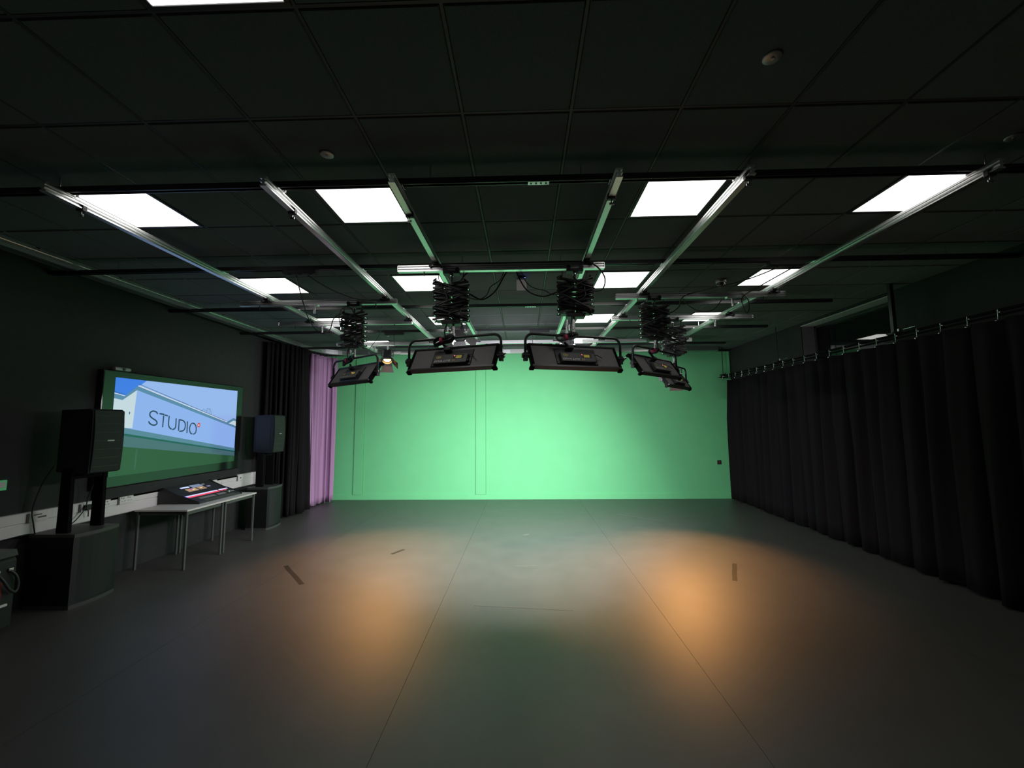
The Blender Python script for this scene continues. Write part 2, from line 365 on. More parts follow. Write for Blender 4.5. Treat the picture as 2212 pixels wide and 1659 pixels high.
def soft_light(x, y, z, yw, tilt, label, zplate, tape_side=-1):
    """z: top of the yoke; yw: turn about vertical; tilt: how far the face looks down"""
    t = thing('soft_light', label, 'studio light', (x, y, z), (0, 0, math.radians(yw)), 'five flat studio soft lights')
    # spigot up to the pantograph
    m_ = MB(); m_.cyl((0, 0, -.02), (0, 0, zplate-z), .011, n=10); m_.cyl((-.001, 0, .01), (-.001, 0, .04), .019, n=10); m_.build('spigot', 'chrome', t)
    m_ = MB(); m_.cyl((-.02, -.01, .06), (-.05, -.03, .075), .008, n=8); m_.cyl((-.05, -.03, .05), (-.05, -.03, .10), .017, n=10); m_.build('tee_handle', 'chrome', t)
    hw, dr = .480, .20
    m_ = MB(); cr = .07; pts = [(-hw, 0, -dr-.035), (-hw, 0, -cr)]
    for k in range(1, 6): a = math.pi/2*k/6; pts.append((-hw+cr-cr*math.cos(a), 0, -cr+cr*math.sin(a)))
    pts += [(-hw+cr, 0, 0), (hw-cr, 0, 0)]
    for k in range(1, 6): a = math.pi/2*k/6; pts.append((hw-cr+cr*math.sin(a), 0, -cr+cr*math.cos(a)))
    pts += [(hw, 0, -cr), (hw, 0, -dr-.035)]
    m_.tube(pts, .0125, 10, sub=0); m_.build('yoke', 'blk2', t)
    for sg in (-1, 1):
        kn = MB(); kn.cyl((sg*(hw-.045), 0, -dr), (sg*(hw+.03), 0, -dr), .022, n=12); kn.box(sg*hw-.018, sg*hw+.018, -.02, .02, -dr-.05, -dr+.03, .004); kn.build('pivot_knob', 'blk', t)
        if sg == 1: MB().cyl((hw+.03, -.01, -dr), (hw+.05, -.025, -dr+.012), .009, n=8).build('lever', 'chrome', kn_parent(t))
    Mx = T(0, 0, -dr) @ RX(-tilt) @ Matrix.Scale(.78, 4, (0, 0, 1)) @ Matrix.Scale(.8, 4, (0, 1, 0))
    W, H = .440, .165
    # back shell: shallow tray with sloping sides
    m_ = MB()
    m_.prism([(-.022, -.145), (-.022, .145), (-.010, .155), (.026, .158), (.026, -.158), (-.010, -.155)], -W+.02, W-.02, 'x', Mx)
    sh = m_.build('housing', 'grey', t)
    for sg in (-1, 1):
        MB().prism([(-.023, sg*.140), (-.034, sg*.148), (-.032, sg*.168), (.030, sg*.172), (.034, sg*.156), (-.01, sg*.150)], -W, W, 'x', Mx).build('edge_rail', 'blk2', t)
        MB().prism([(-.030, -.150), (-.030, .150), (.030, .162), (.030, -.162)], sg*(W-.02), sg*(W+.004), 'x', Mx).build('end_plate', 'blkm', t)
        for s2 in (-1, 1):
            MB().box(sg*W-.022, sg*W+.022, -.01, .045, s2*.165-.016, s2*.165+.016, .006, Mx).build('corner_bracket', 'blkm', t)
    MB().box(-W+.03, W-.03, .0265, .0285, -.148, .148, 0, Mx).build('diffuser', 'soft', t)
    al = bpy.data.lights.new('soft_beam', 'AREA'); al.shape = 'RECTANGLE'; al.size = .80; al.size_y = .20; al.energy = SOFT_W; al.color = (.93, .93, 1); al.spread = math.radians(SOFT_SPREAD)
    ao = bpy.data.objects.new('soft_beam', al); COL.objects.link(ao); ao.parent = t; ao.matrix_local = Mx @ T(0, .036, 0) @ RX(90)
    # middle hump behind the ballast, then the control box
    MB().prism([(-.022, -.135), (-.034, -.125), (-.034, .10), (-.022, .112)], -.20, .205, 'x', Mx).build('hump', 'blk2', t)
    Mb = Mx @ T(0, 0, -.040)
    bx = MB().box(-.165, .175, -.072, -.032, -.078, .056, .005, Mb).build('control_box', 'box', t)
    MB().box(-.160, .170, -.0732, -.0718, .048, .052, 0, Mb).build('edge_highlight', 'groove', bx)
    Tm = Mb @ T(0, -.0726, 0) @ RX(90)
    def lay(me, mname, nm, px, pz, par):
        me = me.copy(); me.materials.clear(); me.materials.append(MT[mname]); me.transform(Tm @ T(px, pz, 0)); return obj(nm, me, par)
    lay(TX['diva'], 'txw', 'lettering', -.155, -.058, bx); lay(TX['31'], 'txo', 'lettering', .028, -.058, bx)
    e = MB(); MR = Tm @ T(-.118, .012, 0)
    def ring(cx, r1, r2, ri):
        n = 20
        vs = [(cx+r1*math.cos(2*math.pi*k/n)*q, r2*math.sin(2*math.pi*k/n)*q, 0) for q in (1, ri) for k in range(n)]
        e.add(vs, [(k, (k+1) % n, n+(k+1) % n, n+k) for k in range(n)], MR)
    ring(0, .027, .021, .86); ring(-.009, .011, .011, .55); ring(.012, .008, .010, .5)
    e.add([(-.004, -.012, .0002), (.004, -.012, .0002), (.004, .013, .0002), (-.004, .013, .0002)], [(0, 1, 2, 3)], MR)
    e.build('emblem', 'txy', bx)
    MB().box(.035, .14, -.0732, -.0712, -.022, .040, 0, Mb).build('display_window', 'blk', bx)
    d = MB(); R = random.Random(3)
    for row in range(3):
        xx = .062
        while xx < .115:
            ww = R.uniform(.004, .014); d.box(xx, min(xx+ww, .118), -.0740, -.0733, .022-.014*row-.008, .022-.014*row, 0, Mb); xx += ww+.003
    d.build('display_text', 'lcd', bx)
    MB().cyl((.046, -.0740, .022), (.046, -.0712, .022), .005, n=10, M=Mb).build('indicator', 'redled', bx)
    hk = MB(); hk.tube([(.175, -.055, .03), (.20, -.065, .034), (.225, -.063, .015), (.245, -.07, -.015)], .005, 6, Mb, 4); hk.build('lever_hook', 'blk', bx)
    MB().cyl((.175, -.05, -.04), (.19, -.05, -.04), .014, n=12, M=Mb).build('dial', 'blk2', bx)
    # coiled lead strapped over the yoke, plug hanging on the back
    cb = MB(); R = random.Random(int(abs(x)*100))
    for q in range(5):
        a = R.uniform(-.015, .015); b = R.uniform(-.01, .01)
        cb.tube([(-.06, -.03+b, -.02+a), (-.13, -.035+b, .0+a), (-.19, -.03+b, -.03+a), (-.17, -.04+b, -.065+a), (-.10, -.04+b, -.045+a), (-.02, -.03+b, -.03+a), (.02, -.03+b, .0+a), (-.02, -.035, .015+a), (-.09, -.03, -.005+a)], .0065, 6, None, 4)
    cc = cb.build('cable_coil', 'cable', t)
    m_ = MB(); m_.cyl((-.115, -.036, -.027), (-.09, -.036, -.022), .030, .028, n=14); m_.build('velcro_strap', 'pink', cc)
    MB().tube([(-.04, -.05, zplate-z), (-.06, -.06, .06), (-.05, -.06, -.01)], .0065, 6).build('lead', 'cable', t)
    pg = MB(); pg.box(-.085, -.02, -.100, -.03, .060, .110, .012, Mx); pg.cyl((-.06, -.08, .10), (-.10, -.09, .15), .018, .012, n=10, M=Mx); pg.build('power_plug', 'blk', t)
    for q in (-.30, .02, .31): MB().cyl((q, 0, .165), (q, -.01, .190), .009, n=8, M=Mx).build('barn_door_pin', 'blk', t)
    return t
def kn_parent(t): return t
TX = {'diva': text_mesh('DIVA LITE', .038, .18), '31': text_mesh('31', .038, .18)}
ps = pantograph(-.665, 3.75, 3.075, 2.722, 'cable wrapped pantograph above the left of the two middle soft lights', 7, 1)
soft_light(-.645, 3.75, 2.555, -18, 31, 'wide flat soft light, left of the middle pair, its grey back to the camera', 2.68)
pantograph(.503, 3.75, 3.092, 2.772, 'cable wrapped pantograph above the right of the two middle soft lights', 7, 2, wraps=4)
soft_light(.485, 3.75, 2.553, 18, 31, 'wide flat soft light, right of the middle pair, its grey back to the camera', 2.73)
pantograph(-2.02, 4.76, 3.088, 2.70, 'pantograph above the turned soft light at far left', 7, 3, .27, 2)
soft_light(-2.00, 4.76, 2.54, -37, 33, 'soft light turned sideways by the mauve curtain', 2.66)
pantograph(1.545, 4.71, 3.099, 2.735, 'pantograph above the nearer of the two right hand soft lights', 7, 4)
soft_light(1.545, 4.71, 2.585, 43, 33, 'nearer of the two turned soft lights at right', 2.69)
pantograph(2.13, 5.72, 3.093, 2.712, 'pantograph above the farther of the two right hand soft lights', 7, 5, wraps=2)
soft_light(2.12, 5.72, 2.535, 50, 33, 'farther and smaller of the two turned soft lights at right', 2.67)

# tungsten fresnels with barn doors
def fresnel(x, y, z, target, label, on, ztop, watts=SPOT_W, cone=62):
    d = (Vector(target)-Vector((x, y, z))).normalized()
    yw = math.atan2(d.y, d.x)-math.pi/2; tl = math.asin(d.z)
    t = thing('fresnel_lamp', label, 'studio light', (x, y, z), (0, 0, yw), 'small lamps with barn doors')
    Mx = RX(math.degrees(tl))
    m_ = MB(); m_.cyl((0, -.09, 0), (0, .07, 0), .072, n=18, M=Mx); m_.box(-.06, .06, -.12, .04, -.085, .07, .012, Mx); m_.cyl((0, .068, 0), (0, .110, 0), .080, n=18, M=Mx, caps=False)
    m_.build('body', 'blk', t)
    if on: MB().cyl((0, .040, 0), (0, .0755, 0), .060, n=18, M=Mx).build('lens', 'lens', t)
    else: MB().cyl((0, .075, 0), (0, .0865, 0), .066, n=18, M=Mx).build('lens', 'silver', t)
    for k in range(4):
        A = 90*k; a, b, L = .075, .115 if k % 2 == 0 else .085, .17
        vs = [(-a, .088, .084), (a, .088, .084), (b, .088+L*.8, .084+L*.62), (-b, .088+L*.8, .084+L*.62)]
        vs2 = [(q[0], q[1]-.0012, q[2]+.0015) for q in vs]
        MB().add(vs+vs2, [(0, 1, 2, 3), (4, 7, 6, 5), (0, 4, 5, 1), (1, 5, 6, 2), (2, 6, 7, 3), (3, 7, 4, 0)], Mx @ RY(A)).build('barn_door', 'door', t)
    m_ = MB(); m_.tube([(-.10, 0, 0), (-.10, 0, .09), (-.07, 0, .125), (.07, 0, .125), (.10, 0, .09), (.10, 0, 0)], .008, 8, sub=3); m_.build('yoke', 'blk2', t)
    m_ = MB()
    for sg in (-1, 1): m_.cyl((sg*.066, 0, 0), (sg*.115, 0, 0), .014, n=10)
    m_.build('yoke_knob', 'chrome', t)
    m_ = MB(); m_.cyl((0, 0, .118), (0, 0, ztop-z), .012, n=10); m_.cyl((0, 0, .13), (0, 0, .17), .018, n=10); m_.build('spigot', 'chrome', t)
    if on:
        l = bpy.data.lights.new('lamp_beam', 'SPOT'); l.energy = watts; l.color = (1, .43, .115); l.spot_size = math.radians(cone); l.spot_blend = 1.0; l.shadow_soft_size = .065
        o = bpy.data.objects.new('lamp_beam', l); COL.objects.link(o); o.parent = t
        o.matrix_local = Mx @ T(0, .10, 0) @ RX(90)
    return t
fresnel(-2.47, 7.32, 2.99, (-1.95, 5.6, 0), 'lamp with copper lit barn doors beside the left soft light', True, ZX-.06)
fresnel(.60, 5.38, 2.80, (.80, 4.9, 0), 'lamp with glowing barn doors behind the right middle soft light', True, ZB-.06, SPOT_W*.50, 62)
fresnel(-.835, 5.30, 2.96, (-.5, 9.0, .2), 'unlit lamp with a grey barn door behind the left middle soft light', False, ZB-.06)
fresnel(2.74, 7.32, 2.60, (2.15, 5.6, 0), 'lamp mostly hidden behind the farther right soft light', True, ZX-.06, SPOT_W*1.05)

# ================================================================== CURTAINS AND THEIR TRACKS
# double aluminium track along the left wall, bending onto the back wall
R_ = .85; cx, cy = -4.66+R_, 9.32-R_
path = [(-4.66, YF+.1, ZC)]+[(-4.66, YF+.1+(cy-YF-.1)*k/12, ZC) for k in range(1, 13)]
for k in range(1, 15): a = math.pi-math.pi/2*k/14; path.append((cx+R_*math.cos(a), cy+R_*math.sin(a), ZC))
path += [(cx+(4.45-cx)*k/10, 9.32, ZC) for k in range(1, 11)]
t = thing('curtain_track', 'double aluminium curtain track along the left wall, bending across the green wall', 'curtain track', (-4.66, 0, ZC))
for off, nm in ((.037, 'inner_channel'), (-.037, 'outer_channel')):
    pr = [(off-.026, 0), (off+.026, 0), (off+.026, -.03), (off+.020, -.036), (off+.020, -.052), (off+.026, -.058), (off+.026, -.092), (off-.026, -.092), (off-.026, -.058), (off-.020, -.052), (off-.020, -.036), (off-.026, -.03)]
    MB().sweep(pr, [(q[0]+4.66, q[1], 0) for q in path]).build(nm, 'alud', t)
for k in range(9): MB().box(-.065, .065, 1.2+.8*k, 1.23+.8*k, -.012, 0).build('ceiling_bracket', 'blk2', t)
for x in (-2.9, -1.35, -.35, 1.9, 3.3): MB().box(x+4.66-.08, x+4.66+.08, 9.22, 9.26, -.085, -.02, .003).build('splice_plate', 'alu', t)
MB().box(4.45+4.66, 4.47+4.66, 9.25, 9.39, -.10, 0, .002).build('end_plate', 'blk2', t)

def curtain(name, pts, z0, z1, amp, folds, mname, label, cat, seed, pinch=.35, nz=16, thick=.006, hem=True, kids=None):
    """pts: plan path; folds along its length; heading gathered narrower at the top"""
    R = random.Random(seed); P = spline(pts, 12)
    Ls = [0]
    for a, b in zip(P, P[1:]): Ls.append(Ls[-1]+(b-a).length)
    tot = Ls[-1]; n = folds*10
    ph = [R.uniform(-.5, .5) for _ in range(folds+2)]; am = [R.uniform(.55, 1.25) for _ in range(folds+2)]; dr = [R.uniform(-.35, .35) for _ in range(folds+2)]
    def at(s):
        s = min(max(s, 0), tot)
        for i in range(len(Ls)-1):
            if Ls[i+1] >= s: break
        u = (s-Ls[i])/max(Ls[i+1]-Ls[i], 1e-6); c = P[i].lerp(P[i+1], u); d = (P[i+1]-P[i]).normalized(); return c, Vector((d.y, -d.x, 0)), d
    base = len(pts); vs = []; fs = []
    for j in range(nz+1):
        v = j/nz; z = z0+(z1-z0)*v
        for i in range(n+1):
            q = i/n*folds; k = int(q); fr = q-k
            A = am[k]*(1-fr)+am[k+1]*fr; D = dr[k]*(1-fr)+dr[k+1]*fr; H = ph[k]*(1-fr)+ph[k+1]*fr
            c, nrm, d = at(i/n*tot)
            wv = math.sin(2*math.pi*q+H+D*(1-v)*3)+.35*math.sin(4.7*math.pi*q+2*H+2*v)
            flare = (pinch+(1-pinch)*min(1, (1-v)*3.0))*(1+.18*(1-v))
            o = nrm*(amp*A*wv*flare)+d*(amp*.5*math.cos(2*math.pi*q+H)*A)
            zz = z + (0 if j < nz else -.018*(.5-.5*math.cos(2*math.pi*q)) ) + (.006*math.sin(2*math.pi*q*.37+H) if j == 0 else 0)
            vs.append((c.x+o.x, c.y+o.y, zz))
    W = n+1
    fs = [(j*W+i, j*W+i+1, (j+1)*W+i+1, (j+1)*W+i) for j in range(nz) for i in range(n)]
    c0 = P[len(P)//2]
    t = thing(name, label, cat, (c0.x, c0.y, 0))
    b = MB(); b.add([(x-c0.x, y-c0.y, z) for x, y, z in vs], fs, None, True)
    o = b.build('drape', mname, t)
    sd = o.modifiers.new('thickness', 'SOLIDIFY'); sd.thickness = thick; sd.offset = 0
    # gathered heading tape along the top edge, and a stitched hem
    e = MB(); top = [(vs[nz*W+i][0]-c0.x, vs[nz*W+i][1]-c0.y, vs[nz*W+i][2]+.004) for i in range(0, n+1, 2)]
    e.tube(top, .007, 5, sub=0); e.build('heading_tape', mname, t)
    return t
curtain('curtain', [(-4.80, 7.42, 0), (-4.74, 7.55, 0), (-4.62, 7.70, 0), (-4.50, 7.90, 0), (-4.47, 8.1, 0), (-4.52, 8.40, 0)], .03, ZC-.13, .075, 12, 'dcurt', 'black gathered curtain between the far loudspeaker and the mauve curtain', 'curtain', 3)
curtain('curtain', [(-4.575, 8.60, 0), (-4.55, 8.9, 0), (-4.48, 9.15, 0), (-4.36, 9.36, 0)], .035, ZC-.15, .07, 6, 'mauve', 'mauve gathered curtain at the left edge of the green wall', 'curtain', 11, .6, 22)
hk = thing('curtain_hooks', 'bunched black hooks and tapes hanging above the mauve curtain', 'curtain hooks', (-4.5, 9.0, ZC-.092))
for k in range(9):
    u = k/8; hx = -.10+.22*u**2; hy = -.38+.72*u
    MB().tube([(hx, hy, 0), (hx+.012, hy+.01, -.02), (hx, hy, -.045), (hx-.008, hy, -.06)], .006, 6, sub=3).build('hook', 'blk2', hk)
MB().cyl((.14, .36, -.03), (.14, .36, -.055), .010, n=8).build('end_hook', 'chrome', hk)
curtain('curtain', [(4.66, -1.8, 0), (4.60, 1.0, 0), (4.56, 4.0, 0), (4.62, 6.5, 0), (4.70, 8.2, 0), (4.76, 9.52, 0)], .03, 2.70, .065, 40, 'rcurt', 'long black curtain drawn along the whole right wall', 'curtain', 21, .5, 12)
t = thing('curtain_rail', 'black double curtain rail hung on rods along the right wall', 'curtain rail', (4.62, 0, 2.80))
MB().prism([(-.02, -.012), (.02, -.012), (.02, .012), (-.02, .012)], YF+.2, 9.5, 'y').build('upper_channel', 'blkm', t)
MB().prism([(-.012, -.052), (.012, -.052), (.012, -.034), (-.012, -.034)], YF+.2, 9.5, 'y').build('lower_channel', 'blkm', t)
for k in range(26):
    y = 9.42-.272*k
    if y < 2.6: break
    h = MB(); h.cyl((0, y, -.012), (0, y, -.020), .013, n=10); h.tube([(-.005, y, .014), (-.030, y-.01, .010), (-.030, y-.008, -.03), (-.022, y, -.06), (-.02, y+.006, -.085), (-.032, y+.008, -.10)], .0045, 6, sub=3)
    h.lathe([(0, .012), (.010, .008), (.012, 0), (.009, -.009), (0, -.012)], (-.034, y+.008, -.102), 10)
    h.build('runner_hook', 'chrome', t)
for y in (5.10, 7.42, 9.45, 2.6):
    wd = .022 if y == 5.10 else .006
    r = MB(); r.box(-wd, wd, y-wd, y+wd, .02, ZC-2.80, .002); r.build('drop_rod', 'blk2', t)
    MB().box(-.05, .05, y-.06, y+.06, .010, .034, .004).build('clamp', 'blk', t)
    b = MB(); b.cyl((-.04, y-.03, .02), (-.075, y-.05, .03), .007, n=8); b.cyl((.02, y-.1, .05), (.02, y-.25, .055), .004, n=6); b.box(.0, .035, y-.06, y-.03, .034, .07, .003); b.build('clamp_bolt', 'chrome', t)
MB().prism([(-.10, -.03), (.05, .02), (.05, -.05)], 9.49, 9.53, 'y').build('end_bracket', 'beam', t)

# ================================================================== LEFT WALL
# dado trunking with sockets
t = thing('cable_trunking', 'white plastic trunking with sockets along the left wall', 'trunking', (XL, 0, .70))
MB().prism([(0, 0), (.05, 0), (.060, .010), (.060, .105), (.050, .112), (.050, .120), (.060, .127), (.060, .208), (.050, .218), (0, .218)], .6, 7.38, 'y').build('body', 'wht', t)
MB().box(.0, .064, 7.38, 7.39, 0, .218).build('end_cap', 'wht', t)
def socket(y, w, kind):
    p = MB().box(.060, .070, y, y+w, .122, .205, .003).build('faceplate', 'wht', t)
    MB().box(.060, .073, y-.022, y-.003, .118, .208, .002).build('faceplate_clip', 'sock', t)
    if kind == 2:
        for q in range(2):
            yy = y+w*(.27+.46*q)
            s_ = MB(); s_.box(.0695, .0715, yy-.006, yy+.006, .18, .192); s_.box(.0695, .0715, yy-.022, yy-.010, .150, .156); s_.box(.0695, .0715, yy+.010, yy+.022, .150, .156); s_.box(.0695, .0715, yy-.03, yy-.02, .185, .198)
            s_.build('socket_slots', 'sock', p)
    if kind == 3:
        s_ = MB(); s_.box(.0695, .0725, y+.03, y+.10, .18, .19); s_.box(.0695, .0725, y+.07, y+.14, .150, .165); s_.build('data_ports', 'sock', p)
    if kind == 1:
        MB().box(.0695, .0715, y+w*.4, y+w*.6, .15, .175).build('rocker', 'sock', p)
for y, w_, k in ((3.55, .16, 2), (3.98, .16, 3), (4.31, .09, 1), (4.45, .12, 1), (4.62, .15, 2), (4.88, .17, 2), (6.35, .09, 1), (6.92, .13, 1)): socket(y, w_, k)
for y in (5.55, 6.55): MB().box(.0585, .0612, y, y+.002, .0, .218).build('cover_joint', 'sock', t)
pg = thing('power_plug', 'black mains plug pushed into the white trunking behind the near loudspeaker', 'plug', (XL+.07, 4.495, .865))
b = MB(); b.box(0, .045, -.03, .03, -.03, .03, .010); b.build('body', 'blk', pg)
MB().tube([(.03, 0, -.028), (.035, .0, -.06), (.03, .005, -.10)], .005, 6).build('lead', 'cable', pg)
c = MB(); c.tube([(-4.70, 4.02, 1.36), (-4.80, 4.02, 1.20), (-4.83, 3.98, .95), (-4.83, 4.00, .80), (-4.82, 4.02, .66), (-4.80, 4.02, .5)], .006, 6, sub=6)
c.build('loudspeaker_cable', 'cable', label='thin black cable hanging down behind the near loudspeaker', category='cable')
c = MB(); c.tube([(-4.70, 4.45, 1.25), (-4.81, 4.48, 1.0), (-4.82, 4.46, .86), (-4.80, 4.36, .76), (-4.74, 4.22, .715)], .0055, 6, sub=6)
c.build('mains_cable', 'cable', label='thin black lead drooping across the trunking onto the near subwoofer', category='cable')
c = MB(); c.tube([(-4.83, 3.10, .66), (-4.80, 3.45, .70), (-4.79, 3.75, .72), (-4.80, 4.0, .70), (-4.82, 4.03, .5)], .006, 6, sub=6)
c.build('floor_cable', 'cable', label='black cable arching over the case at the left edge', category='cable')
t = thing('call_point', 'small green door release box on the left wall at the picture edge', 'call point', (XL, 3.76, 1.21))
MB().box(0, .03, -.045, .045, -.048, .048, .005).build('case', 'cal', t); MB().box(.03, .033, -.028, .028, -.02, .03, .002).build('window', 'wht', t)
# display
PY0, PY1, PZ0, PZ1 = 4.697, 6.780, 1.165, 2.338
t = thing('wall_display', 'large wall mounted display showing a building with studio lettering', 'display', (XL, 5.73, 1.0))
def yz(y, z): return (y-5.73, z-1.0)
fr = MB(); Y0, Z0 = yz(4.556, 1.035); Y1, Z1 = yz(6.925, 2.42); y0, z0 = yz(PY0, PZ0); y1, z1 = yz(PY1, PZ1)
fr.box(0, .075, Y0, Y1, Z0, Z1, .012); fr.build('bezel', 'tv', t)
MB().box(.01, .06, Y0+.05, Y1-.02, Z0-.155, Z0-.004, .006).build('lower_panel', 'wall', t)
MB().box(.075, .0765, y0, y1, z0, z1).build('screen', 'tv', t)
def em(name, c, k=1.0):
    c = tuple(((v/255+.055)/1.055)**2.4 if v > 10 else v/255/12.92 for v in c)
    return mat('screen_'+name, (.004, .004, .004), .16, spec=.6, emit=c, es=k*SCREEN_L)
pcm = [em('sky', (62, 128, 240)), em('cloud', (158, 192, 250)), em('shade_wall', (148, 184, 250)), em('light_wall', (208, 226, 236)), em('fascia', (92, 140, 176)), em('line', (52, 84, 128)),
       em('letter', (24, 42, 86)), em('teal', (88, 134, 158)), em('tealdark', (18, 88, 84)), em('haze', (72, 106, 118)), em('lawn', (38, 76, 50)), em('red', (205, 78, 78)), em('white', (235, 235, 245)), em('smear', (52, 88, 72))]
pc = MB(); LV = [.0770]
def poly(mi, pts, lift=0):
    pc.mi = mi; LV[0] += .00004
    pc.add([(LV[0], *yz(a, b)) for a, b in pts], [list(range(len(pts)))])
def line(mi, pts, wd, smooth=0):
    P = [Vector((a, b, 0)) for a, b in pts]
    if smooth: P = spline(P, smooth)
    for a, b in zip(P, P[1:]):
        d = (b-a); 
        if d.length < 1e-6: continue
        d.normalize(); n = Vector((-d.y, d.x, 0))*wd/2; e = d*wd*.18
        poly(mi, [tuple((a-e+n)[:2]), tuple((b+e+n)[:2]), tuple((b+e-n)[:2]), tuple((a-e-n)[:2])])
poly(1, [(PY0, 1.72), (PY1, 1.36), (PY1, PZ1), (PY0, PZ1)])
poly(0, [(PY0, PZ1), (5.10, PZ1), (5.03, 2.28), (4.99, 2.26), (4.83, 2.12), (PY0, 2.15)])
poly(3, [(PY0, 2.09), (4.801, 2.07), (4.979, 2.208), (4.954, 1.72), (4.85, 1.735), (PY0, 1.755)])
poly(2, [(4.978, 2.21), (PY1, 1.711), (PY1, 1.376), (4.847, 1.735), (4.954, 1.73)])
poly(4, [(4.988, 2.262), (PY1, 1.752), (PY1, 1.712), (4.977, 2.206)])
poly(4, [(PY0, 2.150), (4.828, 2.125), (4.988, 2.262), (4.977, 2.206), (4.801, 2.072), (PY0, 2.088)])
line(12, [(4.99, 2.262), (PY1, 1.753)], .010); line(12, [(PY0, 2.150), (4.828, 2.124)], .008)
line(5, [(5.0, 2.285), (6.54, 1.832)], .006); line(5, [(5.378, 2.172), (5.757, 2.066)], .006); line(5, [(PY0, 2.168), (4.82, 2.142)], .006)
line(5, [(6.131, 1.951), (6.14, 2.018), (6.198, 2.009), (6.23, 1.929)], .005); line(5, [(6.03, 1.965), (6.05, 2.0), (6.13, 1.985)], .004); line(5, [(6.175, 2.012), (6.18, 1.94)], .004)
poly(4, [(6.54, 1.800), (6.717, 1.880), (PY1, 1.860), (PY1, 1.825), (6.72, 1.836), (6.60, 1.785)]); poly(3, [(6.61, 1.790), (6.72, 1.836), (PY1, 1.825), (PY1, 1.756)])
line(5, [(4.902, 1.93), (4.902, 1.905)], .014)
STU = [[(5.289, 1.915), (5.271, 1.938), (5.223, 1.951), (5.183, 1.931), (5.181, 1.889), (5.22, 1.856), (5.27, 1.828), (5.291, 1.795), (5.27, 1.771), (5.228, 1.769), (5.184, 1.79), (5.17, 1.814)],
 [(5.469, 1.889), (5.466, 1.785), (5.484, 1.736), (5.519, 1.711)], [(5.537, 1.705), (5.571, 1.72), (5.585, 1.755), (5.583, 1.858)],
 [(5.65, 1.841), (5.707, 1.826), (5.742, 1.785), (5.741, 1.723), (5.713, 1.687), (5.652, 1.678)],
 [(5.85, 1.79), (5.828, 1.743), (5.826, 1.691), (5.849, 1.648), (5.876, 1.637)], [(5.896, 1.631), (5.934, 1.652), (5.944, 1.699), (5.932, 1.753), (5.903, 1.785), (5.863, 1.793)]]
for q in STU: line(6, q, .018, 4)
for q in ([(5.316, 1.92), (5.383, 1.91)], [(5.394, 1.903), (5.44, 1.894)], [(5.379, 1.892), (5.375, 1.742)], [(5.632, 1.846), (5.633, 1.689)], [(5.777, 1.816), (5.78, 1.655)]): line(6, q, .018)
poly(11, [(5.987+.030*math.cos(a*math.pi/10), 1.765+.034*math.sin(a*math.pi/10)) for a in range(20)]); poly(12, [(5.970, 1.758), (6.003, 1.758), (6.003, 1.773), (5.970, 1.773)])
poly(7, [(PY0, 1.765), (PY1, 1.376), (PY1, 1.330), (PY0, 1.695)]); poly(8, [(PY0, 1.695), (PY1, 1.332), (PY1, 1.312), (PY0, 1.668)])
poly(9, [(PY0, 1.668), (PY1, 1.312), (PY1, 1.25), (PY0, 1.530)]); poly(10, [(PY0, 1.530), (PY1, 1.25), (PY1, PZ0), (PY0, PZ0)])
line(13, [(5.03, 1.46), (5.02, 1.22)], .025)
pc.build('picture', pcm, t)
wc = thing('conference_camera', 'small silver camera clipped on top of the wall display', 'camera', (XL+.03, 4.776, 2.42))
MB().box(0, .06, -.10, .10, 0.002, .045, .018).build('shell', 'silver', wc); MB().cyl((.06, 0, .022), (.068, 0, .022), .016, n=12).build('lens', 'blk', wc)

